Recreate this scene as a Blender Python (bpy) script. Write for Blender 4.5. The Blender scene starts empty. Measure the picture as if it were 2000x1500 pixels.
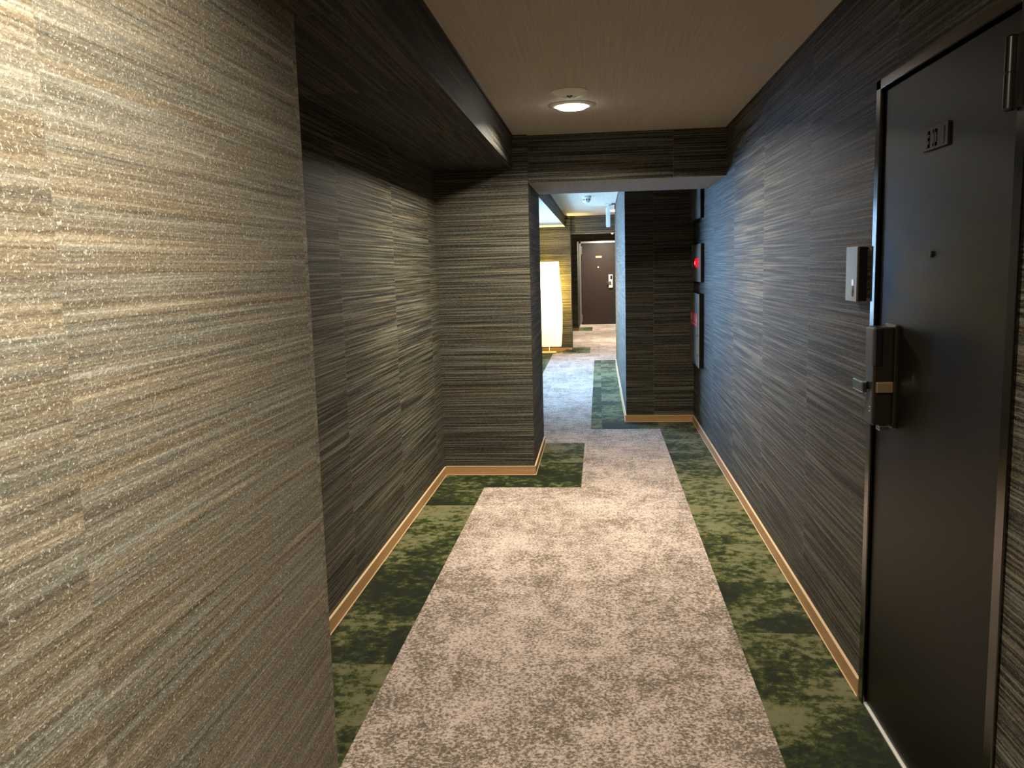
import bpy, bmesh, math, random
from mathutils import Matrix, Vector
random.seed(7)
sc = bpy.context.scene
col = sc.collection
PI = math.pi

# ------------------------------------------------------------------ camera
cam_d = bpy.data.cameras.new('camera')
cam = bpy.data.objects.new('camera', cam_d); col.objects.link(cam)
sc.camera = cam
cam_d.sensor_fit = 'HORIZONTAL'; cam_d.sensor_width = 36.0
cam_d.lens = 1650.0/2000.0*36.0
cam_d.clip_start = 0.05; cam_d.clip_end = 200
M = ((0.99447085, -0.01268439, -0.10424413),
     (0.10149979, -0.13851736, 0.98514503),
     (-0.02693558, -0.99027877, -0.13646402))
mw = Matrix.Identity(4)
for i in range(3):
    mw[i][0] = M[i][0]; mw[i][1] = -M[i][1]; mw[i][2] = -M[i][2]
mw[0][3] = 0; mw[1][3] = 0; mw[2][3] = 1.42
cam.matrix_world = mw

# ------------------------------------------------------------------ view + world
sc.view_settings.view_transform = 'Standard'
sc.view_settings.look = 'None'
sc.view_settings.gamma = 1
sc.view_settings.use_curve_mapping = False
sc.view_settings.exposure = 0.0
w = bpy.data.worlds.new('world'); sc.world = w; w.use_nodes = True
w.node_tree.nodes['Background'].inputs[0].default_value = (0.45, 0.68, 1.0, 1)
w.node_tree.nodes['Background'].inputs[1].default_value = 1.0

CZ = 2.28      # near ceiling height
CF = 2.235     # far ceiling height
RX = 0.83      # right wall plane
RR = 0.23      # far return wall plane

def area(name, loc, rot, power, color, size, size_y=None, spread=PI, shape=None):
    d = bpy.data.lights.new(name, 'AREA'); d.energy = power; d.color = color
    d.size = size
    if size_y: d.shape = 'RECTANGLE'; d.size_y = size_y
    else: d.shape = 'DISK'
    d.spread = spread
    o = bpy.data.objects.new(name, d); col.objects.link(o)
    o.location = loc; o.rotation_euler = rot
    return o
WARM = (1.0, 0.90, 0.74)
area('downlight_near_camera_light', (-0.20, 0.75, CZ-0.035), (0,0,0), 50, WARM, 0.16, spread=math.radians(157))
area('downlight_corridor_light', (-0.135, 4.73, CZ-0.03), (0,0,0), 80, WARM, 0.16, spread=math.radians(158))
area('downlight_far_light', (0.235, 12.95, CF-0.03), (0,0,0), 30, WARM, 0.15, spread=math.radians(172))
area('added_lobby_fill_light', (0.50, 16.0, CF-0.03), (0,0,0), 55, WARM, 0.15, spread=math.radians(110))  # added out of view to brighten the lobby carpet
area('downlight_entry_light', (0.1, 19.25, CF-0.03), (0,0,0), 85, WARM, 0.15, spread=math.radians(168))
# daylight of the window in the left wall of the far stretch (outside the panes, pointing in)
area('window_daylight', (-2.0, 10.7, 1.55), (0, -math.radians(90), 0), 800, (0.34, 0.61, 1.0), 2.0, 3.6)

# ------------------------------------------------------------------ node helpers
def new_mat(name):
    m = bpy.data.materials.new(name); m.use_nodes = True
    nt = m.node_tree; b = nt.nodes['Principled BSDF']
    return m, nt, b
class NT:
    def __init__(s, nt): s.nt = nt
    def n(s, t, **kw):
        x = s.nt.nodes.new(t)
        for k, v in kw.items(): setattr(x, k, v)
        return x
    def l(s, a, b): s.nt.links.new(a, b)
    def math(s, op, a, b=None, c=None, clamp=False):
        x = s.n('ShaderNodeMath', operation=op); x.use_clamp = clamp
        for i, v in enumerate((a, b, c)):
            if v is None: continue
            if isinstance(v, (int, float)): x.inputs[i].default_value = v
            else: s.l(v, x.inputs[i])
        return x.outputs[0]
    def comb(s, a, b, c=0.0):
        x = s.n('ShaderNodeCombineXYZ')
        for i, v in enumerate((a, b, c)):
            if isinstance(v, (int, float)): x.inputs[i].default_value = v
            else: s.l(v, x.inputs[i])
        return x.outputs[0]
    def noise(s, vec, scale, detail=4, rough=0.5, dist=0.0):
        x = s.n('ShaderNodeTexNoise'); x.inputs['Scale'].default_value = scale
        x.inputs['Detail'].default_value = detail; x.inputs['Roughness'].default_value = rough
        x.inputs['Distortion'].default_value = dist
        if vec is not None: s.l(vec, x.inputs['Vector'])
        return x.outputs[0]
    def ramp(s, fac, stops, interp='LINEAR'):
        x = s.n('ShaderNodeValToRGB'); cr = x.color_ramp; cr.interpolation = interp
        while len(cr.elements) > 1: cr.elements.remove(cr.elements[-1])
        cr.elements[0].position = stops[0][0]; cr.elements[0].color = (*stops[0][1], 1)
        for p, c in stops[1:]:
            e = cr.elements.new(p); e.color = (*c, 1)
        s.l(fac, x.inputs[0]); return x.outputs[0]
    def mix(s, fac, a, b, mode='MIX'):
        x = s.n('ShaderNodeMix', data_type='RGBA', blend_type=mode)
        for sock, v in ((x.inputs[0], fac), (x.inputs[6], a), (x.inputs[7], b)):
            if isinstance(v, (int, float)): sock.default_value = v
            elif isinstance(v, tuple): sock.default_value = (*v, 1)
            else: s.l(v, sock)
        return x.outputs[2]

# ------------------------------------------------------------------ materials
def wallpaper(name, tint=(1, 1, 1), seam0=0.0, gain=1.0, soft=False):
    m, nt, b = new_mat(name); N = NT(nt)
    geo = N.n('ShaderNodeNewGeometry')
    sp = N.n('ShaderNodeSeparateXYZ'); N.l(geo.outputs['Position'], sp.inputs[0])
    sn = N.n('ShaderNodeSeparateXYZ'); N.l(geo.outputs['True Normal'], sn.inputs[0])
    x, y, z = sp.outputs
    anz = N.math('ABSOLUTE', sn.outputs[2]); hor = N.math('GREATER_THAN', anz, 0.5)
    # u runs along the threads, v across them
    u = N.math('ADD', y, N.math('MULTIPLY', x, N.math('SUBTRACT', 1.0, hor)))
    v = N.math('ADD', N.math('MULTIPLY', z, N.math('SUBTRACT', 1.0, hor)), N.math('MULTIPLY', x, hor))
    pu = N.math('DIVIDE', N.math('SUBTRACT', u, seam0), 0.95)
    panel = N.math('FLOOR', pu)
    fr = N.math('FRACT', pu)
    off = N.math('MULTIPLY', panel, 3.37)
    wob = N.math('MULTIPLY', N.math('SUBTRACT', N.noise(N.comb(N.math('MULTIPLY', u, 6.0), N.math('MULTIPLY', v, 8.0), off), 1.0, 2), 0.5), 0.0018)
    v2 = N.math('ADD', v, wob)
    def band(su, sv, det, z0, rough=0.6):
        return N.noise(N.comb(N.math('MULTIPLY', u, su), N.math('MULTIPLY', v2, sv), N.math('ADD', off, z0)), 1.0, det, rough)
    n1 = band(1.1, 95 if soft else 125, 2, 0.0)
    n2 = band(4.0 if soft else 1.8, 300, 2, 5.0)
    n3 = band(0.8, 26, 2, 9.0)
    n4 = band(90 if soft else 45, 260, 2, 15.0)
    s = N.math('ADD', N.math('MULTIPLY', n1, 0.50), N.math('ADD', N.math('MULTIPLY', n2, 0.22), N.math('MULTIPLY', n3, 0.10)))
    s = N.math('ADD', s, N.math('MULTIPLY', n4, 0.18))
    g = gain
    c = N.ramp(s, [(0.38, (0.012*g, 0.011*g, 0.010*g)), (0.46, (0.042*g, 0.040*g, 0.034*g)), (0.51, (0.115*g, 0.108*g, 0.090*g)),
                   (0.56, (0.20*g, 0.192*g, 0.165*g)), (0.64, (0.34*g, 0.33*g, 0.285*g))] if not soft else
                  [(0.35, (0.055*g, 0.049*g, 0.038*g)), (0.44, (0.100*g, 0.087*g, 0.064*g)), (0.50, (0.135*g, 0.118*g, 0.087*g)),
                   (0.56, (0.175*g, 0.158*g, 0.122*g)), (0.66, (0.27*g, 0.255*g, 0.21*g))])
    hue = N.ramp(band(1.0, 34, 2, 21.0), [(0.38, (0.93, 1.0, 1.06)), (0.5, (1.0, 1.0, 1.0)), (0.62, (1.08, 1.0, 0.90))])
    c = N.mix(1.0, c, hue, 'MULTIPLY')
    c = N.mix(1.0, c, tint, 'MULTIPLY')
    # short pale fibres, their glints painted into the paper colour
    uv3 = N.comb(u, v, 0.0)
    spk = N.noise(uv3, 210, 2, 0.5)
    ff = N.math('MULTIPLY', N.math('SUBTRACT', spk, 0.60), 9.0, clamp=True)
    ln = N.noise(uv3, 75, 1, 0.5, 1.2)
    ln = N.math('SUBTRACT', 1.0, N.math('MULTIPLY', N.math('ABSOLUTE', N.math('SUBTRACT', ln, 0.5)), 28.0), clamp=True)
    lm = N.math('MULTIPLY', N.math('SUBTRACT', N.noise(N.comb(u, v, 4.0), 110, 1, 0.5), 0.55), 10.0, clamp=True)
    fib = N.math('MAXIMUM', ff, N.math('MULTIPLY', ln, lm))
    c = N.mix(N.math('MULTIPLY', fib, 0.75 if soft else 0.5), c, (0.46*g, 0.44*g, 0.36*g))
    blot = N.math('MULTIPLY_ADD', N.noise(uv3, 70, 3, 0.6), 0.9 if soft else 0.4, 0.55 if soft else 0.8)
    c = N.mix(1.0, c, N.comb(blot, blot, blot), 'MULTIPLY')
    # fine butt seam between drops
    seam = N.math('LESS_THAN', N.math('MINIMUM', fr, N.math('SUBTRACT', 1.0, fr)), 0.0016)
    seam = N.math('MULTIPLY', seam, N.math('SUBTRACT', 1.0, hor))
    c = N.mix(N.math('MULTIPLY', seam, 0.35), c, (0.2, 0.18, 0.15))
    N.l(c, b.inputs['Base Color'])
    b.inputs['Roughness'].default_value = 0.62
    b.inputs['Specular IOR Level'].default_value = 0.18
    hsum = N.math('ADD', N.math('MULTIPLY', n1, 0.5), N.math('MULTIPLY', spk, 0.7))
    bp = N.n('ShaderNodeBump'); bp.inputs['Strength'].default_value = 0.55; bp.inputs['Distance'].default_value = 0.0035
    N.l(hsum, bp.inputs['Height']); N.l(bp.outputs[0], b.inputs['Normal'])
    return m

def ceiling_mat(name, base):
    m, nt, b = new_mat(name); N = NT(nt)
    geo = N.n('ShaderNodeNewGeometry')
    sp = N.n('ShaderNodeSeparateXYZ'); N.l(geo.outputs['Position'], sp.inputs[0])
    n = N.noise(N.comb(N.math('MULTIPLY', sp.outputs[0], 110), N.math('MULTIPLY', sp.outputs[1], 1.6)), 1.0, 4, 0.6)
    k = N.math('MULTIPLY_ADD', n, 0.55, 0.72)
    c = N.mix(1.0, base, N.comb(k, k, k), 'MULTIPLY')
    N.l(c, b.inputs['Base Color']); b.inputs['Roughness'].default_value = 0.8
    b.inputs['Specular IOR Level'].default_value = 0.25
    bp = N.n('ShaderNodeBump'); bp.inputs['Strength'].default_value = 0.3; bp.inputs['Distance'].default_value = 0.002
    N.l(n, bp.inputs['Height']); N.l(bp.outputs[0], b.inputs['Normal'])
    return m

def carpet(name, kind):
    m, nt, b = new_mat(name); N = NT(nt)
    geo = N.n('ShaderNodeNewGeometry')
    at = N.n('ShaderNodeAttribute'); at.attribute_name = 'tile_shift'; at.attribute_type = 'GEOMETRY'
    sp = N.n('ShaderNodeSeparateXYZ'); N.l(geo.outputs['Position'], sp.inputs[0])
    t = at.outputs['Fac']
    p = N.comb(N.math('ADD', sp.outputs[0], N.math('MULTIPLY', t, 7.0)), N.math('ADD', sp.outputs[1], N.math('MULTIPLY', t, 13.0)), t) if kind == 'green' else N.comb(sp.outputs[0], sp.outputs[1], N.math('MULTIPLY', t, 0.12))
    pile = N.noise(geo.outputs['Position'], 420, 2, 0.7)
    if kind == 'pink':
        big = N.noise(p, 3.2, 3, 0.6)
        mid = N.noise(p, 95, 3, 0.65, 0.4)
        f = N.math('ADD', N.math('MULTIPLY', mid, 0.62), N.math('ADD', N.math('MULTIPLY', big, 0.20), N.math('MULTIPLY', N.noise(p, 13, 5, 0.75), 0.30)))
        f = N.math('ADD', f, N.math('MULTIPLY', N.math('SUBTRACT', pile, 0.5), 0.25))
        f = N.math('ADD', f, N.math('MULTIPLY', N.math('SUBTRACT', t, 0.5), 0.022))
        c = N.ramp(f, [(0.46, (0.125, 0.098, 0.066)), (0.525, (0.225, 0.176, 0.132)), (0.565, (0.45, 0.352, 0.298)), (0.65, (0.68, 0.55, 0.475))])
    else:
        big = N.noise(p, 3.0, 3, 0.6)
        mid = N.noise(p, 24, 8, 0.78, 0.2)
        f = N.math('ADD', N.math('MULTIPLY', mid, 0.70), N.math('MULTIPLY', big, 0.52))
        f = N.math('ADD', f, N.math('MULTIPLY', N.math('SUBTRACT', pile, 0.5), 0.12))
        f = N.math('ADD', f, N.math('MULTIPLY', N.math('SUBTRACT', t, 0.5), 0.11))
        c = N.ramp(f, [(0.52, (0.007, 0.011, 0.002)), (0.585, (0.024, 0.034, 0.004)), (0.63, (0.058, 0.074, 0.012)), (0.648, (0.13, 0.127, 0.055)), (0.75, (0.165, 0.157, 0.075))])
    N.l(c, b.inputs['Base Color']); b.inputs['Roughness'].default_value = 0.95
    b.inputs['Specular IOR Level'].default_value = 0.1
    b.inputs['Sheen Weight'].default_value = 0.08 if kind == 'green' else 0.15
    bp = N.n('ShaderNodeBump'); bp.inputs['Strength'].default_value = 0.6; bp.inputs['Distance'].default_value = 0.004
    N.l(N.math('ADD', pile, mid), bp.inputs['Height']); N.l(bp.outputs[0], b.inputs['Normal'])
    return m

def plain(name, c, rough=0.5, metal=0.0, spec=0.5, bump=0.0, bscale=300, var=0.0, coat=0.0):
    m, nt, b = new_mat(name); N = NT(nt)
    geo = N.n('ShaderNodeNewGeometry')
    n = N.noise(geo.outputs['Position'], bscale, 3, 0.6)
    k = N.math('MULTIPLY_ADD', n, 2*var, 1.0-var)
    cc = N.mix(1.0, c, N.comb(k, k, k), 'MULTIPLY'); N.l(cc, b.inputs['Base Color'])
    b.inputs['Roughness'].default_value = rough; b.inputs['Metallic'].default_value = metal
    b.inputs['Specular IOR Level'].default_value = spec
    b.inputs['Coat Weight'].default_value = coat
    if bump:
        bp = N.n('ShaderNodeBump'); bp.inputs['Strength'].default_value = bump; bp.inputs['Distance'].default_value = 0.001
        N.l(n, bp.inputs['Height']); N.l(bp.outputs[0], b.inputs['Normal'])
    return m
def emit(name, c, s):
    m, nt, b = new_mat(name)
    b.inputs['Base Color'].default_value = (0.8, 0.8, 0.8, 1)
    b.inputs['Emission Color'].default_value = (*c, 1); b.inputs['Emission Strength'].default_value = s
    return m

def wood():
    m, nt, b = new_mat('pale_wood'); N = NT(nt)
    geo = N.n('ShaderNodeNewGeometry')
    sp = N.n('ShaderNodeSeparateXYZ'); N.l(geo.outputs['Position'], sp.inputs[0])
    u = N.math('ADD', sp.outputs[0], sp.outputs[1])
    n = N.noise(N.comb(N.math('MULTIPLY', u, 3.0), N.math('MULTIPLY', sp.outputs[2], 140)), 1.0, 4, 0.6)
    c = N.ramp(n, [(0.35, (0.40, 0.215, 0.085)), (0.65, (0.50, 0.285, 0.125))])
    N.l(c, b.inputs['Base Color']); b.inputs['Roughness'].default_value = 0.45
    return m

MAT = dict(
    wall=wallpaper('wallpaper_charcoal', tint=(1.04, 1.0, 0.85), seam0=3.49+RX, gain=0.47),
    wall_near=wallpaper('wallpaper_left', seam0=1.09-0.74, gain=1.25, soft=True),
    soffit=wallpaper('wallpaper_soffit_shaded', seam0=0.3, gain=0.34),  # same paper as the walls, darkened to put the soffit's shade into its colour
    ceil=ceiling_mat('ceiling_taupe', (0.46, 0.415, 0.345)),
    ceil_far=ceiling_mat('ceiling_far_taupe', (0.62, 0.57, 0.46)),
    pink=carpet('carpet_pink_beige', 'pink'), green=carpet('carpet_moss_green', 'green'),
    wood=wood(), wood_edge=plain('wood_top_edge', (0.72, 0.52, 0.31), 0.4),
    door=plain('door_brown_black', (0.008, 0.0072, 0.005), 0.40, 0.0, 0.12, 0.15, 900, 0.1),
    frame=plain('frame_dark_metal', (0.10, 0.095, 0.09), 0.18, 1.0, 0.6),
    door_far=plain('door_brown', (0.034, 0.021, 0.016), 0.45, 0.0, 0.4, 0.1, 500, 0.1),
    steel=plain('brushed_steel', (0.55, 0.54, 0.50), 0.3, 0.9),
    hinge=plain('hinge_dark', (0.03, 0.027, 0.023), 0.3, 0.7),
    sill=plain('sill_steel', (0.85, 0.82, 0.75), 0.4, 0.2),
    black=plain('black_plastic', (0.006, 0.006, 0.006), 0.45, 0.0, 0.15),
    trimblack=plain('black_trim', (0.008, 0.008, 0.009), 0.6),
    bronze=plain('bronze_metal', (0.050, 0.040, 0.028), 0.32, 0.8),
    lockfront=plain('lock_front_grey', (0.095, 0.092, 0.086), 0.35, 0.6),
    gold=plain('pale_bronze', (0.42, 0.31, 0.17), 0.35, 0.8),
    chrome=plain('chrome', (0.62, 0.62, 0.60), 0.18, 1.0),
    intercom=plain('intercom_face', (0.19, 0.155, 0.105), 0.38, 0.6),
    panel=plain('cabinet_taupe', (0.12, 0.108, 0.08), 0.5, 0.0, 0.3),
    panel_edge=plain('cabinet_edge_light', (0.42, 0.40, 0.34), 0.35, 0.5),
    red=plain('red_label', (0.55, 0.030, 0.018), 0.5), pinkish=plain('label_text_pale', (0.75, 0.30, 0.24), 0.5),
    redlamp=None, white=plain('white_plastic', (0.88, 0.86, 0.79), 0.5),
    plate=plain('number_plate_taupe', (0.012, 0.011, 0.008), 0.42, 0.0, 0.15), digit=plain('number_digits', (0.05, 0.046, 0.034), 0.5, 0.0, 0.1),
    plate_far=plain('number_plate_brass', (0.55, 0.45, 0.30), 0.4, 0.4),
    light=emit('downlight_lens', (1.0, 0.93, 0.82), 55.0),
    gl=plain('cord_black', (0.01, 0.01, 0.01), 0.5),
)
def redlamp():
    m, nt, b = new_mat('red_lamp_lens')
    b.inputs['Base Color'].default_value = (0.7, 0.01, 0.02, 1); b.inputs['Roughness'].default_value = 0.15
    b.inputs['Emission Color'].default_value = (1.0, 0.006, 0.02, 1); b.inputs['Emission Strength'].default_value = 0.7
    return m
MAT['redlamp'] = redlamp()

# ------------------------------------------------------------------ mesh helpers
def add_box(bm, a, b_, bevel=0.0, seg=2):
    a = Vector(a); b_ = Vector(b_)
    lo = Vector([min(a[i], b_[i]) for i in range(3)]); hi = Vector([max(a[i], b_[i]) for i in range(3)])
    r = bmesh.ops.create_cube(bm, size=1.0)
    c = (lo+hi)/2; s = hi-lo
    for v in r['verts']:
        v.co = Vector((v.co.x*s.x+c.x, v.co.y*s.y+c.y, v.co.z*s.z+c.z))
    if bevel:
        es = list({e for v in r['verts'] for e in v.link_edges})
        bmesh.ops.bevel(bm, geom=es, offset=bevel, segments=seg, profile=0.6, affect='EDGES')
def add_lathe(bm, prof, c, axis='Z', n=48):
    """prof: (radius, height) pairs revolved round an axis through c"""
    rings = []
    for r, h in prof:
        ring = []
        for k in range(n):
            a = 2*PI*k/n; p = (r*math.cos(a), r*math.sin(a), h)
            if axis == 'X': p = (p[2], p[0], p[1])
            if axis == 'Y': p = (p[0], p[2], p[1])
            ring.append(bm.verts.new(Vector(p)+Vector(c)))
        rings.append(ring)
    for i in range(len(rings)-1):
        for k in range(n):
            bm.faces.new((rings[i][k], rings[i][(k+1) % n], rings[i+1][(k+1) % n], rings[i+1][k]))
    bm.faces.new(rings[0][::-1]); bm.faces.new(rings[-1])
def add_tube(bm, pts, r, n=10):
    pts = [Vector(p) for p in pts]; rings = []
    for i, p in enumerate(pts):
        d = (pts[min(i+1, len(pts)-1)]-pts[max(i-1, 0)]).normalized()
        up = Vector((0, 0, 1)) if abs(d.z) < 0.9 else Vector((1, 0, 0))
        s = d.cross(up).normalized(); t = s.cross(d)
        rings.append([bm.verts.new(p+s*r*math.cos(2*PI*k/n)+t*r*math.sin(2*PI*k/n)) for k in range(n)])
    for i in range(len(rings)-1):
        for k in range(n):
            bm.faces.new((rings[i][k], rings[i][(k+1) % n], rings[i+1][(k+1) % n], rings[i+1][k]))
    bm.faces.new(rings[0][::-1]); bm.faces.new(rings[-1])
def obj(name, bm, mat, parent=None, smooth=False, loc=None):
    bmesh.ops.recalc_face_normals(bm, faces=bm.faces)
    me = bpy.data.meshes.new(name); bm.to_mesh(me); bm.free()
    mats = mat if isinstance(mat, (list, tuple)) else [mat]
    for m in mats: me.materials.append(m)
    o = bpy.data.objects.new(name, me); col.objects.link(o)
    if smooth:
        for p in me.polygons: p.use_smooth = True
        me.set_sharp_from_angle(angle=math.radians(35))
    if parent is not None:
        o.parent = parent
        if parent.type == 'EMPTY':       # geometry is given in world coordinates
            off = parent.location.copy()
            me.transform(Matrix.Translation(-off))
        else:
            pass
    return o
def B(*boxes, bevel=0.0):
    bm = bmesh.new()
    for a, b_ in boxes: add_box(bm, a, b_, bevel)
    return bm
def struct(name, bm, mat, parent=None, label=None):
    o = obj(name, bm, mat, parent)
    if parent is None: o['kind'] = 'structure'
    if label: o['label'] = label
    return o
def thing(name, label, cat, loc, group=None, kind=None):
    o = bpy.data.objects.new(name, None); col.objects.link(o); o.location = loc
    o.empty_display_size = 0.1
    o['label'] = label
    if kind: o['kind'] = kind
    else: o['category'] = cat
    if group: o['group'] = group
    return o
def sub(name, bm, mat, part, root, smooth=False, label=None):
    """a sub-part: child of a part mesh whose own coordinates are relative to the root"""
    o = obj(name, bm, mat, None, smooth)
    o.data.transform(Matrix.Translation(-root.location))
    o.parent = part
    if label: o['label'] = label
    return o

# ------------------------------------------------------------------ floor (carpet tiles)
def build_floor():
    bm = bmesh.new(); lay = bm.faces.layers.float.new('tile_shift')
    xs0, xs1, ys0, ys1 = -1.40, 1.30, -2.0, 20.45
    def grid(a, b_, start, step):
        k = math.floor((a-start)/step); vals = [a]
        while True:
            k += 1; v = start+k*step
            if v >= b_-1e-4: break
            if v > a+1e-4: vals.append(v)
        vals.append(b_); return vals
    def patch(x0, x1, y0, y1, m, xstart=0.0, ystart=5.335, ystep=0.5175, xstep=0.5):
        gx = grid(x0, x1, xstart, xstep)
        for i in range(len(gx)-1):
            gy = grid(y0, y1, ystart+(ystep/2 if (i % 2 and m == 0) else 0), ystep)
            for j in range(len(gy)-1):
                vs = [bm.verts.new((gx[i+a], gy[j+b_], 0)) for a, b_ in ((0, 0), (1, 0), (1, 1), (0, 1))]
                f = bm.faces.new(vs); f.material_index = m; f[lay] = random.random()
    G, P = 1, 0
    patch(xs0, -.765, ys0, 5.335, G, -.765, 4.915, .5175, .7)
    patch(-.765, .508, ys0, 5.335, P, 0.01, 5.335)
    patch(.508, xs1, ys0, 7.30, G, .508, 4.755, .5275, .9)
    patch(xs0, -.133, 5.335, 6.73, G, -.633, 5.335, .70, .5)
    patch(-.133, .508, 5.335, 7.30, P, 0.01, 5.335+.1)
    patch(xs0, -.133, 6.73, 7.30, P, 0.01)
    patch(xs0, -.77, 7.30, 13.8, G, -.77, 7.3)
    patch(-.77, -.09, 7.30, 13.8, P, -.09, 7.3)
    patch(-.09, xs1, 7.30, 12.75, G, .508, 7.3)
    patch(-.09, xs1, 12.75, 13.8, P, .0, 12.75)
    patch(xs0, -.165, 13.8, 14.82, G, -.165, 13.8)
    patch(-.165, xs1, 13.8, 14.82, P, .0, 13.8)
    patch(xs0, xs1, 14.82, 18.62, P, .0, 14.82)
    patch(xs0, -.165, 18.62, 19.70, G, -.165, 18.62)
    patch(-.165, xs1, 18.62, 19.70, P, 0, 18.62)
    patch(xs0, xs1, 19.70, ys1, P, 0, 19.7)
    # underside so the floor has thickness
    vs = [bm.verts.new(p) for p in ((xs0, ys0, -.05), (xs1, ys0, -.05), (xs1, ys1, -.05), (xs0, ys1, -.05))]
    bm.faces.new(vs)
    me = bpy.data.meshes.new('floor'); bm.to_mesh(me); bm.free()
    me.materials.append(MAT['pink']); me.materials.append(MAT['green'])
    o = bpy.data.objects.new('floor', me); col.objects.link(o); o['kind'] = 'structure'
    return o
build_floor()

# ------------------------------------------------------------------ walls, ceiling, soffits, beams
W = MAT['wall']
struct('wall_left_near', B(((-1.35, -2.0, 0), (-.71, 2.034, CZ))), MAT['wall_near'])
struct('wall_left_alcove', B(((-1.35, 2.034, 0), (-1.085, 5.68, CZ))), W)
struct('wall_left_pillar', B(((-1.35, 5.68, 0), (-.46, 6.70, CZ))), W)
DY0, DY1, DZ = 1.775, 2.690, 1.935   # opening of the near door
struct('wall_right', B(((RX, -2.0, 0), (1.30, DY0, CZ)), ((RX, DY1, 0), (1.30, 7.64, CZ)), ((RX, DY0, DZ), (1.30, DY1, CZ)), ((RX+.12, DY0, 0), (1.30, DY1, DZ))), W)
struct('wall_right_return', B(((RR, 7.64, 0), (1.30, 12.28, CZ))), W)
struct('wall_back', B(((-1.35, -2.1, 0), (1.30, -2.0, CZ))), W)
struct('ceiling', B(((-1.40, -2.1, CZ), (1.30, 6.70, CZ+.1))), MAT['ceil'])
struct('ceiling_far', B(((-1.40, 6.70, CF), (1.30, 20.5, CF+.15))), MAT['ceil_far'])
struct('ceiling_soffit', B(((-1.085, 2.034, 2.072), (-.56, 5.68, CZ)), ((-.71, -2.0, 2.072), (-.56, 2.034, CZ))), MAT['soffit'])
struct('ceiling_beam', B(((-.46, 5.73, 1.975), (RX, 6.68, CZ))), W)
struct('ceiling_soffit_far', B(((-1.25, 6.70, 2.065), (-.55, 14.17, CF))), W)
struct('wall_left_lamp', B(((-1.35, 14.17, 0), (-.465, 14.60, CF))), W)
struct('ceiling_beam_far', B(((-.465, 14.20, 1.95), (1.30, 14.60, CF))), W)
struct('wall_left_lobby', B(((-1.40, 14.60, 0), (-1.30, 18.68, CF))), W)
struct('wall_left_entry', B(((-1.40, 18.68, 0), (-.47, 20.29, CF))), W)
struct('ceiling_lintel', B(((-.47, 18.68, 1.945), (.70, 18.85, CF))), W)
struct('wall_right_entry', B(((.70, 18.68, 0), (1.30, 20.29, CF))), W)
struct('wall_end', B(((-1.40, 20.33, 0), (1.30, 20.5, CF)), ((-.47, 20.29, 2.0), (.70, 20.33, CF))), W)
struct('wall_right_lobby', B(((1.20, 12.28, 0), (1.30, 18.68, CF))), W)
# left wall of the far stretch, opening for the window
WY0, WY1, WZ0, WZ1 = 8.6, 12.6, .45, 2.0
struct('wall_left_far', B(((-1.40, 6.70, 0), (-1.25, WY0, CF)), ((-1.40, WY1, 0), (-1.25, 14.17, CF)), ((-1.40, WY0, 0), (-1.25, WY1, WZ0)), ((-1.40, WY0, WZ1), (-1.25, WY1, CF))), W)
win = thing('window_1', 'tall daylit window in the left wall of the far corridor stretch', 'window', (-1.32, (WY0+WY1)/2, WZ0), kind='structure')
fb = []
for yy in (WY0, WY0+(WY1-WY0)/3-.02, WY0+2*(WY1-WY0)/3-.02, WY1-.04): fb.append(((-1.35, yy, WZ0), (-1.29, yy+.04, WZ1)))
fb += [((-1.35, WY0, WZ0), (-1.29, WY1, WZ0+.04)), ((-1.35, WY0, WZ1-.04), (-1.29, WY1, WZ1))]
obj('window_frame', B(*fb), MAT['steel'], win)
gm, gnt, gb = new_mat('window_glass'); gb.inputs['Transmission Weight'].default_value = 1.0; gb.inputs['Roughness'].default_value = 0.0; gb.inputs['IOR'].default_value = 1.0
obj('pane', B(((-1.325, WY0+.02, WZ0+.02), (-1.319, WY1-.02, WZ1-.02))), gm, win)

def underside(name, m):
    o = bpy.data.objects[name]; o.data.materials.append(m)
    for p in o.data.polygons:
        if p.normal.z < -0.5: p.material_index = 1
underside('ceiling_beam', MAT['ceil']); underside('ceiling_soffit_far', MAT['ceil_far']); underside('ceiling_beam_far', MAT['ceil'])

# black shadow-gap trims under the ceiling
T = MAT['trimblack']
struct('trim_1', B(((RX-.006, -2.0, CZ-.010), (RX, 5.73, CZ))), T)
struct('trim_2', B(((-.56, -2.0, CZ-.012), (-.552, 5.68, CZ))), T)
struct('trim_3', B(((RR-.006, 7.64, CF-.022), (RR, 12.28, CF))), T)
struct('trim_4', B(((-.55, 6.70, CF-.02), (-.543, 14.17, CF))), T)

# baseboards
bbn = 0
def baseboard(side, a, b_, nx, ny, h=.058, t=.009):
    """a,b: xy end points along the wall; (nx,ny) into the room"""
    root = bmesh.new()
    p0 = (a[0], a[1], 0); p1 = (b_[0]+nx*t, b_[1]+ny*t, h)
    add_box(root, p0, p1)
    o = struct('baseboard_'+side, root, MAT['wood'])
    e = bmesh.new(); add_box(e, (a[0], a[1], h), (b_[0]+nx*t*1.15, b_[1]+ny*t*1.15, h+.0035))
    obj('top_edge', e, MAT['wood_edge'], o)
    e = bmesh.new(); add_box(e, (a[0]+nx*t, a[1]+ny*t, 0), (b_[0]+nx*t*1.35, b_[1]+ny*t*1.35, .0028))
    obj('carpet_joint', e, MAT['wood_edge'], o)
baseboard('left_alcove', (-1.085, 2.034), (-1.085, 5.68), 1, 0)
baseboard('left_pillar_front', (-1.085, 5.68), (-.451, 5.68), 0, -1)
baseboard('left_pillar_side', (-.46, 5.671), (-.46, 6.70), 1, 0)
baseboard('right', (RX, DY1+.005), (RX, 7.64), -1, 0)
baseboard('right_near', (RX, -2.0), (RX, DY0-.005), -1, 0)
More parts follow.
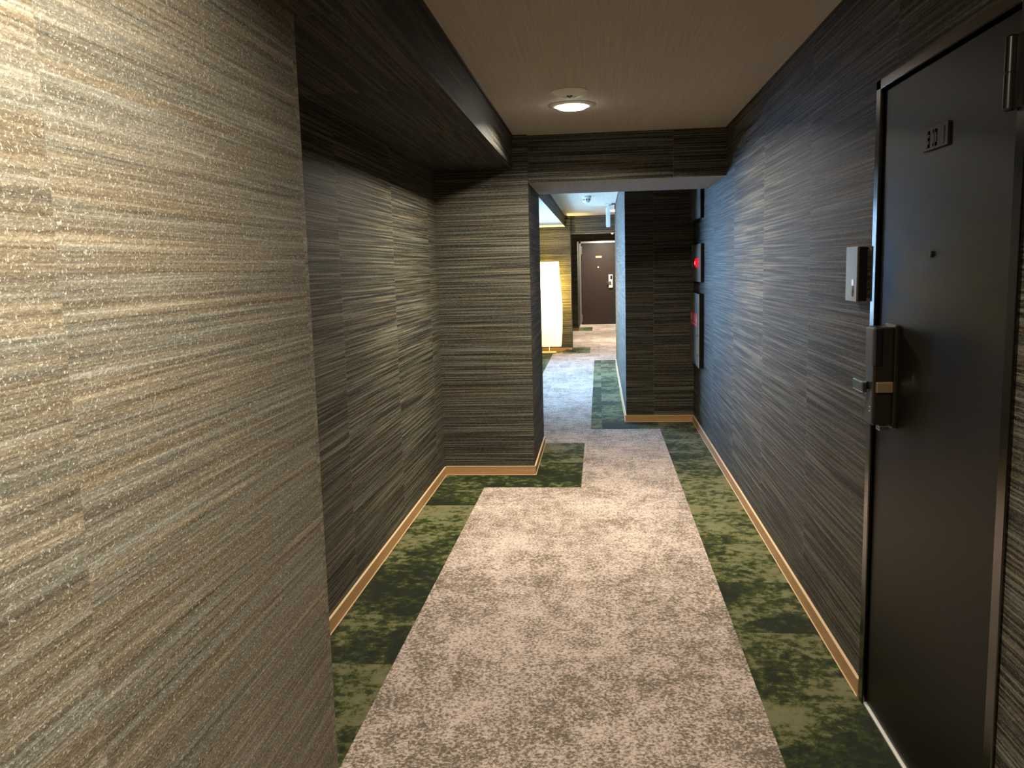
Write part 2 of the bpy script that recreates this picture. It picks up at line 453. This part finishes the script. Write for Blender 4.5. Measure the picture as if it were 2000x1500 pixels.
baseboard('right_return_front', (RR-.009, 7.64), (RX, 7.64), 0, -1)
baseboard('right_return_side', (RR, 7.64), (RR, 12.28), -1, 0)
baseboard('left_lamp', (-1.25, 14.17), (-.465, 14.17), 0, -1)
baseboard('left_entry', (-1.3, 18.68), (-.47, 18.68), 0, -1)
baseboard('left_near', (-.71, -2.0), (-.71, 2.034), 1, 0)
baseboard('left_far', (-1.25, 6.70), (-1.25, 14.17), 1, 0)

# ------------------------------------------------------------------ near door
d1 = thing('door_1', 'near black-brown steel door in the right wall with electronic lock', 'door', (RX, 2.25, 0), kind='structure')
FX = RX-.008
fr = bmesh.new()
add_box(fr, (FX, DY1-.042, 0), (RX+.05, DY1, DZ), .003)
add_box(fr, (FX, DY0, 0), (RX+.05, DY0+.042, DZ), .003)
add_box(fr, (FX, DY0, DZ-.030), (RX+.05, DY1, DZ), .003)
obj('door_frame', fr, MAT['frame'], d1)
leaf = obj('door_leaf', B(((RX+.004, DY0+.047, .010), (RX+.044, DY1-.050, DZ-.037)), bevel=.0025), MAT['door'], d1)
obj('gap_seal', B(((RX+.03, DY0+.04, 0), (RX+.10, DY1-.04, DZ-.02))), MAT['black'], d1)
obj('threshold', B(((RX-.003, DY0+.0, 0), (RX+.02, DY1-.03, .007)), bevel=.001), MAT['sill'], d1)
# peephole
bm = bmesh.new(); add_lathe(bm, [(.0, -.006), (.004, -.006), (.008, -.005), (.0085, 0), (.0085, .003)], (RX+.004, 2.245, 1.425), 'X', 24)
obj('peephole', bm, MAT['black'], d1, True)
# number plate with faint digits
pl = obj('number_plate', B(((RX-.002, 2.165, 1.683), (RX+.004, 2.322, 1.738)), bevel=.001), MAT['plate'], d1)
SEG = {'3': 'abgcd', '0': 'abcdef', '1': 'bc', '2': 'abged', '7': 'abc'}
def digits(text, yc, zc, h, x, step, thick=.005):
    """digits on a face that looks along -x: reading direction is towards -y"""
    bm = bmesh.new(); wd = h*.55
    for i, ch in enumerate(text):
        c = yc+step*(len(text)-1)/2-i*step
        L = c+wd/2; R = c-wd/2; t = thick
        q = dict(a=((R, zc+h/2-t), (L, zc+h/2)), g=((R, zc-t/2), (L, zc+t/2)), d=((R, zc-h/2), (L, zc-h/2+t)),
                 f=((L-t, zc), (L, zc+h/2)), e=((L-t, zc-h/2), (L, zc)), b=((R, zc), (R+t, zc+h/2)), c=((R, zc-h/2), (R+t, zc)))
        for s in SEG[ch]:
            (y0, z0), (y1, z1) = q[s]
            add_box(bm, (x-.0015, y0, z0), (x, y1, z1))
    return bm
sub('room_number', digits('301', 2.243, 1.710, .040, RX-.002, .046, .008), MAT['digit'], pl, d1)
# hinge (near upper one) and its lower twin
for zc in (1.775, .16):
    bm = bmesh.new()
    add_lathe(bm, [(.009, -.072), (.012, -.068), (.012, -.002), (.0105, -.001), (.0105, .001), (.012, .002), (.012, .068), (.009, .072)], (RX-.014, DY0+.060, zc), 'Z', 24)
    add_box(bm, (RX-.012, DY0+.012, zc-.07), (RX+.004, DY0+.056, zc+.07), .001)
    obj('hinge', bm, MAT['hinge'], d1, True)
# electronic lock
lk = bmesh.new(); add_box(lk, (RX-.008, 2.455, .937), (RX+.004, 2.545, 1.232), .003)
lockp = obj('lock_base', lk, MAT['bronze'], d1)
sub('lock_body', B(((.772, 2.468, .945), (RX-.008, 2.535, 1.226)), bevel=.004), MAT['bronze'], lockp, d1)
sub('lock_face', B(((.768, 2.470, .948), (.7725, 2.533, 1.223)), bevel=.001), MAT['lockfront'], lockp, d1)
sub('keypad_cover', B(((.764, 2.462, 1.118), (.790, 2.530, 1.222)), bevel=.003), MAT['lockfront'], lockp, d1)
bm = bmesh.new()
for zz in (.985, .997): add_lathe(bm, [(.0, -.001), (.0016, -.001), (.0018, 0), (.0018, .001)], (.7675, 2.485, zz), 'X', 12)
sub('status_light', bm, MAT['white'], lockp, d1)
sub('cover_gap', B(((.7725, 2.4605, 1.119), (.789, 2.4625, 1.221))), MAT['black'], lockp, d1)
sub('reflection_wedge', B(((.790, 2.466, .930), (.816, 2.500, .944)), bevel=.002), MAT['chrome'], lockp, d1)  # chrome wedge added in place of a reflection below the lock
# lever handle
hd = bmesh.new()
add_box(hd, (.776, 2.458, 1.040), (.822, 2.545, 1.071), .003)
handle = obj('door_handle', hd, MAT['gold'], d1)
sub('lever_neck', B(((.745, 2.500, 1.046), (.780, 2.545, 1.068)), bevel=.003), MAT['black'], handle, d1)
sub('lever_grip', B(((.738, 2.462, 1.041), (.752, 2.552, 1.073)), bevel=.003), MAT['chrome'], handle, d1)

# ------------------------------------------------------------------ intercom beside the near door
ic = thing('intercom', 'slim bronze intercom box on the right wall beside the near door frame', 'intercom', (RX, 2.807, 1.285))
obj('housing', B(((.803, 2.750, 1.286), (RX, 2.866, 1.455)), bevel=.003), MAT['black'], ic)
obj('faceplate', B(((.798, 2.748, 1.285), (.804, 2.867, 1.456)), bevel=.0015), MAT['intercom'], ic)
bm = bmesh.new()
add_lathe(bm, [(.0, -.004), (.006, -.0038), (.0095, -.002), (.010, 0), (.010, .002)], (.798, 2.787, 1.318), 'X', 24)
for v in bm.verts: v.co.z = 1.318+(v.co.z-1.318)*1.9
obj('call_button', bm, MAT['chrome'], ic, True)
bm = bmesh.new(); add_box(bm, (.7955, 2.782, 1.334), (.7985, 2.793, 1.354), .001)
obj('indicator', bm, emit('blue_white_led', (0.55, 0.8, 1.0), 0.6), ic)

# ------------------------------------------------------------------ fire cabinets on the right wall
def cabinet(name, label, cat, z0, z1, y0, y1, t=.025):
    r = thing(name, label, cat, (RX, (y0+y1)/2, z0))
    obj('housing', B(((RX-t, y0, z0), (RX, y1, z1)), bevel=.002), MAT['black'], r)
    obj('front_panel', B(((RX-t-.004, y0+.004, z0+.003), (RX-t, y1-.003, z1-.003)), bevel=.001), MAT['panel'], r)
    obj('edge_strip', B(((RX-t-.005, y0-.0005, z0), (RX-t+.001, y0+.008, z1))), MAT['panel_edge'], r)
    return r
cabinet('wall_panel', 'plain taupe wall panel up under the beam end, above the red alarm lamp', 'panel', 1.772, 2.25, 6.93, 7.55)
al = cabinet('fire_alarm_panel', 'taupe alarm panel with a round red lamp on the right wall', 'fire alarm', 1.262, 1.570, 6.915, 7.55)
bm = bmesh.new(); add_lathe(bm, [(.0, -.030), (.018, -.028), (.032, -.021), (.040, -.008), (.041, 0)], (RX-.029, 7.07, 1.418), 'X', 40)
obj('alarm_lamp', bm, MAT['redlamp'], al, True)
bm = bmesh.new(); add_lathe(bm, [(.0, -.010), (.030, -.010), (.040, -.010), (.046, -.004), (.046, 0)], (RX-.029, 7.36, 1.400), 'X', 40)
cb = obj('call_point', bm, plain('call_point_red', (0.16, 0.012, 0.010), 0.35), al, True)
bm = bmesh.new(); add_lathe(bm, [(.0, -.014), (.016, -.014), (.018, -.010)], (RX-.029, 7.36, 1.400), 'X', 32)
sub('push_button', bm, MAT['steel'], cb, al, True)
ex = cabinet('extinguisher_cabinet', 'tall taupe extinguisher cabinet with a red label on the right wall', 'cabinet', .57, 1.170, 6.915, 7.55, .035)
lb = obj('red_label', B(((RX-.0405, 6.99, .895), (RX-.039, 7.50, 1.005))), MAT['red'], ex)
lb['label'] = 'red label with pale lettering'
# strokes of the extinguisher lettering (three characters)
xx = RX-.0405
def stroke(y0, z0, y1, z1, t=.006):
    d = Vector((0, y1-y0, z1-z0)); L = d.length; n = Vector((0, -d.z, d.y))/L*t/2
    pts = [Vector((xx-.001, y0, z0))+n, Vector((xx-.001, y1, z1))+n, Vector((xx-.001, y1, z1))-n, Vector((xx-.001, y0, z0))-n]
    a = [bm.verts.new(p) for p in pts]; b2 = [bm.verts.new(p+Vector((.001, 0, 0))) for p in pts]
    bm.faces.new(a); bm.faces.new(b2[::-1])
    for k in range(4): bm.faces.new((a[k], b2[k], b2[(k+1) % 4], a[(k+1) % 4]))
for i, ch in enumerate(('xiao', 'huo', 'qi')):
    bm = bmesh.new(); yc = 7.42-i*.175; zc = .962
    def S(a, b_, c, d): stroke(yc-a*.05, zc+b_*.03, yc-c*.05, zc+d*.03)
    if ch == 'huo':
        S(0, 1, 0, .1); S(0, .1, -.9, -1); S(0, .1, .9, -1); S(-.7, .5, -.45, 0); S(.75, .5, .4, 0)
    elif ch == 'xiao':
        S(-.9, .9, -.6, .6); S(-1, .2, -.7, 0); S(-1, -1, -.6, -.3); S(.2, 1, .2, .5); S(-.3, .9, -.1, .5); S(.8, .9, .5, .5)
        S(-.3, .4, -.3, -1); S(-.3, .4, .8, .4); S(.8, .4, .8, -1); S(-.3, 0, .8, 0); S(-.3, -.4, .8, -.4)
    else:
        for a in (-.8, .15):
            S(a, 1, a+.6, 1); S(a, .45, a+.6, .45); S(a, 1, a, .45); S(a+.6, 1, a+.6, .45)
            S(a, -.4, a+.6, -.4); S(a, -1, a+.6, -1); S(a, -1, a, -.4); S(a+.6, -1, a+.6, -.4)
        S(-1, .05, 1, .05); S(0, .3, -.8, -.3); S(0, .1, .8, -.3)
    sub('label_character', bm, MAT['pinkish'], lb, ex)
bm = bmesh.new(); stroke(7.46, .912, 7.05, .912, .010)
sub('label_line', bm, MAT['pinkish'], lb, ex)
obj('cabinet_pull', B(((RX-.046, 6.965, .68), (RX-.039, 6.98, .82)), bevel=.001), MAT['panel_edge'], ex)

# ------------------------------------------------------------------ ceiling fixtures
def downlight(label, x, y, z, r=.120, lens=.088, name='downlight'):
    t = thing(name, label, 'ceiling light', (x, y, z), 'round recessed downlights')
    bm = bmesh.new()
    add_lathe(bm, [(lens-.002, -.004), (lens, -.010), (lens+.008, -.010), (r-.004, -.005), (r, -.001), (r, 0), (lens-.002, 0)], (x, y, z), 'Z', 64)
    obj('bezel', bm, MAT['white'], t, True)
    bm = bmesh.new()
    add_lathe(bm, [(lens-.003, 0), (lens-.003, -.010), (lens*.8, -.020), (lens*.45, -.0245), (.001, -.026)], (x, y, z), 'Z', 64)
    obj('light_lens', bm, MAT['light'], t, True)
    return t
downlight('lit round downlight in the ceiling of the near corridor', -.135, 4.73, CZ)
downlight('lit downlight glowing beside the far return wall behind the hanging sign', .235, 12.95, CF, .10, .075)
downlight('added unseen downlight brightening the carpet between the far beam and the door lintel', .50, 16.0, CF, .10, .075)
downlight('lit downlight close in front of the far brown door', .1, 19.25, CF, .10, .075)
downlight('lit downlight overhead just above the viewer', -.20, .75, CZ)
# white round sensor cover next to the lit downlight
sx, sy = -.135, 4.36
t = thing('ceiling_sensor', 'unlit white round ceiling disc with a small dark centre, beside the lit downlight', 'ceiling sensor', (sx, sy, CZ))
bm = bmesh.new()
add_lathe(bm, [(.034, -.020), (.040, -.028), (.060, -.024), (.084, -.012), (.091, -.004), (.091, 0), (.034, 0)], (sx, sy, CZ), 'Z', 64)
obj('cover_disc', bm, MAT['white'], t, True)
bm = bmesh.new()
add_lathe(bm, [(.036, 0), (.034, -.008), (.020, -.009), (.019, -.020), (.010, -.030), (.001, -.033)], (sx, sy, CZ), 'Z', 40)
obj('sensor_lens', bm, plain('lens_grey', (0.12, 0.11, 0.09), 0.25), t, True)
# smoke detector
sx, sy = -.137, 10.25
t = thing('smoke_detector', 'small white smoke detector on the far corridor ceiling', 'smoke detector', (sx, sy, CF))
bm = bmesh.new(); add_lathe(bm, [(.054, 0), (.056, -.020), (.052, -.026), (.001, -.026)], (sx, sy, CF), 'Z', 40)
obj('base', bm, MAT['white'], t, True)
bm = bmesh.new()
add_lathe(bm, [(.046, -.026), (.043, -.060), (.030, -.078), (.001, -.080)], (sx, sy, CF), 'Z', 40)
dome = obj('detector_head', bm, MAT['white'], t, True)
bm = bmesh.new()
for k in range(8):
    a = 2*PI*k/8; add_box(bm, (sx+.0415*math.cos(a)-.006, sy+.0415*math.sin(a)-.006, CF-.052), (sx+.0415*math.cos(a)+.006, sy+.0415*math.sin(a)+.006, CF-.036))
sub('vent_slots', bm, MAT['black'], dome, t)
# hanging exit sign, edge on to the viewer
t = thing('hanging_sign', 'pale slim sign box hung from the far ceiling, seen edge-on', 'sign', (.135, 11.75, CF))
wl = plain('sign_pale', (0.72, 0.74, 0.74), 0.45)
sb = obj('sign_box', B(((.108, 11.60, 1.935), (.158, 11.90, 2.195)), bevel=.004), wl, t)
sub('green_face', B(((.1045, 11.615, 1.95), (.1085, 11.885, 2.18))), emit('sign_green', (0.05, 0.55, 0.25), .5), sb, t, label='green face panel')
for yy in (11.66, 11.84):
    bm = bmesh.new(); add_lathe(bm, [(.006, -.045), (.006, 0)], (.133, yy, CF), 'Z', 16); obj('hanger', bm, wl, t, True)
obj('mounting_plate', B(((.085, 11.60, CF-.010), (.178, 11.90, CF)), bevel=.002), wl, t)
# small white fitting under the far beam
t = thing('motion_sensor', 'tiny white fitting under the far beam beside the pale return wall', 'sensor', (.225, 14.26, 1.95))
bm = bmesh.new(); add_lathe(bm, [(.028, 0), (.028, -.012), (.024, -.016), (.022, -.016)], (.225, 14.26, 1.95), 'Z', 24)
obj('base', bm, MAT['white'], t, True)
bm = bmesh.new(); add_lathe(bm, [(.021, -.016), (.018, -.028), (.008, -.033), (.001, -.034)], (.225, 14.26, 1.95), 'Z', 24)
obj('sensor_dome', bm, MAT['white'], t, True)

# ------------------------------------------------------------------ far door
EY = 20.29
d2 = thing('door_2', 'far brown door with pale steel frame at the corridor end', 'door', (.04, EY, 0), kind='structure')
fr = bmesh.new()
X0, X1, ZT = -.468, .57, 1.985
add_box(fr, (X0, EY-.02, 0), (X0+.045, EY+.04, ZT), .003)
add_box(fr, (X1-.045, EY-.02, 0), (X1, EY+.04, ZT), .003)
add_box(fr, (X0, EY-.02, ZT-.045), (X1, EY+.04, ZT), .003)
obj('door_frame', fr, MAT['steel'], d2)
add_l = obj('door_leaf', B(((X0+.055, EY-.008, .03), (X1-.055, EY+.035, ZT-.052)), bevel=.003), MAT['door_far'], d2)
obj('gap_seal', B(((X0+.04, EY+.0, 0), (X1-.04, EY+.04, ZT-.03))), MAT['black'], d2)
obj('threshold', B(((X0, EY-.05, 0), (X1, EY+.03, .022)), bevel=.003), MAT['sill'], d2)
for zc in (1.78, .18):
    bm = bmesh.new(); add_lathe(bm, [(.010, -.09), (.010, .09)], (X0+.056, EY-.018, zc), 'Z', 16)
    obj('hinge', bm, MAT['steel'], d2, True)
p2 = obj('number_plate', B(((-.078, EY-.014, 1.592), (.066, EY-.008, 1.638)), bevel=.001), MAT['plate_far'], d2)
bm = bmesh.new()
for i, ch in enumerate('307'):
    c = -.040+i*.036; h = .026; wd = .018; zc = 1.615; q = dict(a=((-wd/2, h/2-.004), (wd/2, h/2)), g=((-wd/2, -.002), (wd/2, .002)), d=((-wd/2, -h/2), (wd/2, -h/2+.004)),
        f=((-wd/2, 0), (-wd/2+.004, h/2)), e=((-wd/2, -h/2), (-wd/2+.004, 0)), b=((wd/2-.004, 0), (wd/2, h/2)), c=((wd/2-.004, -h/2), (wd/2, 0)))
    for s in SEG[ch]:
        (x0, z0), (x1, z1) = q[s]; add_box(bm, (c+x0, EY-.0155, zc+z0), (c+x1, EY-.014, zc+z1))
sub('room_number', bm, plain('digit_brown', (.12, .08, .05), .5), p2, d2)
bm = bmesh.new(); add_lathe(bm, [(.0, -.014), (.014, -.014), (.018, -.009), (.018, 0)], (-.02, EY-.008, 1.373), 'Y', 24)
obj('peephole', bm, MAT['sill'], d2, True)
lk2 = obj('lock_body', B(((.222, EY-.045, .885), (.315, EY-.008, 1.195)), bevel=.006), MAT['sill'], d2)
sub('keypad', B(((.262, EY-.050, 1.085), (.305, EY-.044, 1.17)), bevel=.002), MAT['black'], lk2, d2)
hh = obj('door_handle', B(((.235, EY-.085, 1.005), (.275, EY-.045, 1.035)), bevel=.003), MAT['chrome'], d2)
sub('lever_grip', B(((.175, EY-.095, 1.008), (.280, EY-.078, 1.034)), bevel=.004), MAT['chrome'], hh, d2)

# ------------------------------------------------------------------ paper floor lamp
LX, LY = -.80, 13.93
lamp = thing('floor_lamp', 'glowing tall white paper floor lamp on a wooden foot in the far corner', 'floor lamp', (LX-.03, LY, 0))
def shade_mat():
    m, nt, b = new_mat('lamp_paper')
    nt.nodes.remove(b); N = NT(nt)
    out = nt.nodes['Material Output']
    tr = N.n('ShaderNodeBsdfTranslucent'); tr.inputs[0].default_value = (0.95, 0.80, 0.42, 1)
    df = N.n('ShaderNodeBsdfDiffuse'); df.inputs[0].default_value = (0.85, 0.78, 0.55, 1)
    em = N.n('ShaderNodeEmission'); em.inputs[0].default_value = (1.0, 0.84, 0.36, 1); em.inputs[1].default_value = 1.1
    geo = N.n('ShaderNodeNewGeometry')
    n = N.noise(geo.outputs['Position'], 60, 4, 0.6)
    bp = N.n('ShaderNodeBump'); bp.inputs['Strength'].default_value = 0.3; N.l(n, bp.inputs['Height']); N.l(bp.outputs[0], df.inputs['Normal'])
    mx = N.n('ShaderNodeMixShader'); mx.inputs[0].default_value = 0.35
    N.l(tr.outputs[0], mx.inputs[1]); N.l(df.outputs[0], mx.inputs[2])
    ad = N.n('ShaderNodeAddShader'); N.l(mx.outputs[0], ad.inputs[0]); N.l(em.outputs[0], ad.inputs[1])
    N.l(ad.outputs[0], out.inputs['Surface'])
    return m
PAPER = shade_mat()
bm = bmesh.new(); rings = []
NS = 28; zb, zt = .118, 1.495
for i in range(NS+1):
    q = i/NS; z = zb+(zt-zb)*q
    cx = -.795 - .030*q + .012*math.sin(PI*q)*(1-q)
    hw = .158 + .030*math.sin(PI*min(1, q*1.15))*.8 + .010*q
    hd = .125 + .018*math.sin(PI*q)
    ring = []
    rc = .035
    for cxs, cys, a0 in ((1, 1, 0), (-1, 1, PI/2), (-1, -1, PI), (1, -1, 1.5*PI)):
        for k in range(6):
            a = a0+PI/2*k/5
            ring.append(bm.verts.new((cx+cxs*(hw-rc)+rc*math.cos(a), LY+cys*(hd-rc)+rc*math.sin(a), z)))
    rings.append(ring)
n = len(rings[0])
for i in range(NS):
    for k in range(n): bm.faces.new((rings[i][k], rings[i][(k+1) % n], rings[i+1][(k+1) % n], rings[i+1][k]))
obj('lamp_shade', bm, PAPER, lamp, True)
bm = bmesh.new(); add_lathe(bm, [(.007, .02), (.007, 1.28)], (LX-.035, LY, 0), 'Z', 16)
obj('pole', bm, MAT['white'], lamp, True)
bm = bmesh.new(); add_box(bm, (LX-.17, LY-.13, 0), (LX+.075, LY+.10, .022), .006)
obj('foot', bm, MAT['wood'], lamp)
for k, (zz, pw) in enumerate(((.93, 85), (1.24, 80))):
    bm = bmesh.new(); add_lathe(bm, [(.001, -.05), (.015, -.045), (.017, -.02), (.030, .01), (.032, .03), (.022, .055), (.001, .065)], (LX-.035, LY-.055, zz), 'Z', 24)
    obj('bulb', bm, emit('bulb_glow_%d' % k, (1.0, 0.72, 0.35), 6.0), lamp, True)
    d = bpy.data.lights.new('bulb_light', 'POINT'); d.energy = pw; d.color = (1.0, 0.80, 0.36); d.shadow_soft_size = .035
    lo = bpy.data.objects.new('bulb_light', d); col.objects.link(lo); lo.location = (LX-.035, LY+.02, zz)
# power cord coiled by the skirting
pts = []
for i in range(40):
    a = i/39; pts.append((-.70+.30*a, 14.08-.03*math.sin(9*a)-.02*a, .006+(.012 if 12 < i < 26 else 0)+.02*max(0, math.sin(PI*(i-14)/16))*(1 if 14 < i < 30 else 0)))
for i in range(24):
    a = 2*PI*i/12; pts.append((-.50+.07*math.cos(a)*(1-.1*i/12), 14.04+.035*math.sin(a), .008+.014*i/12))
bm = bmesh.new(); add_tube(bm, pts, .005)
cd = obj('power_cord', bm, MAT['gl'], None, True)
cd['label'] = 'black power cord looped on the carpet at the foot of the lit paper lamp'; cd['category'] = 'cord'
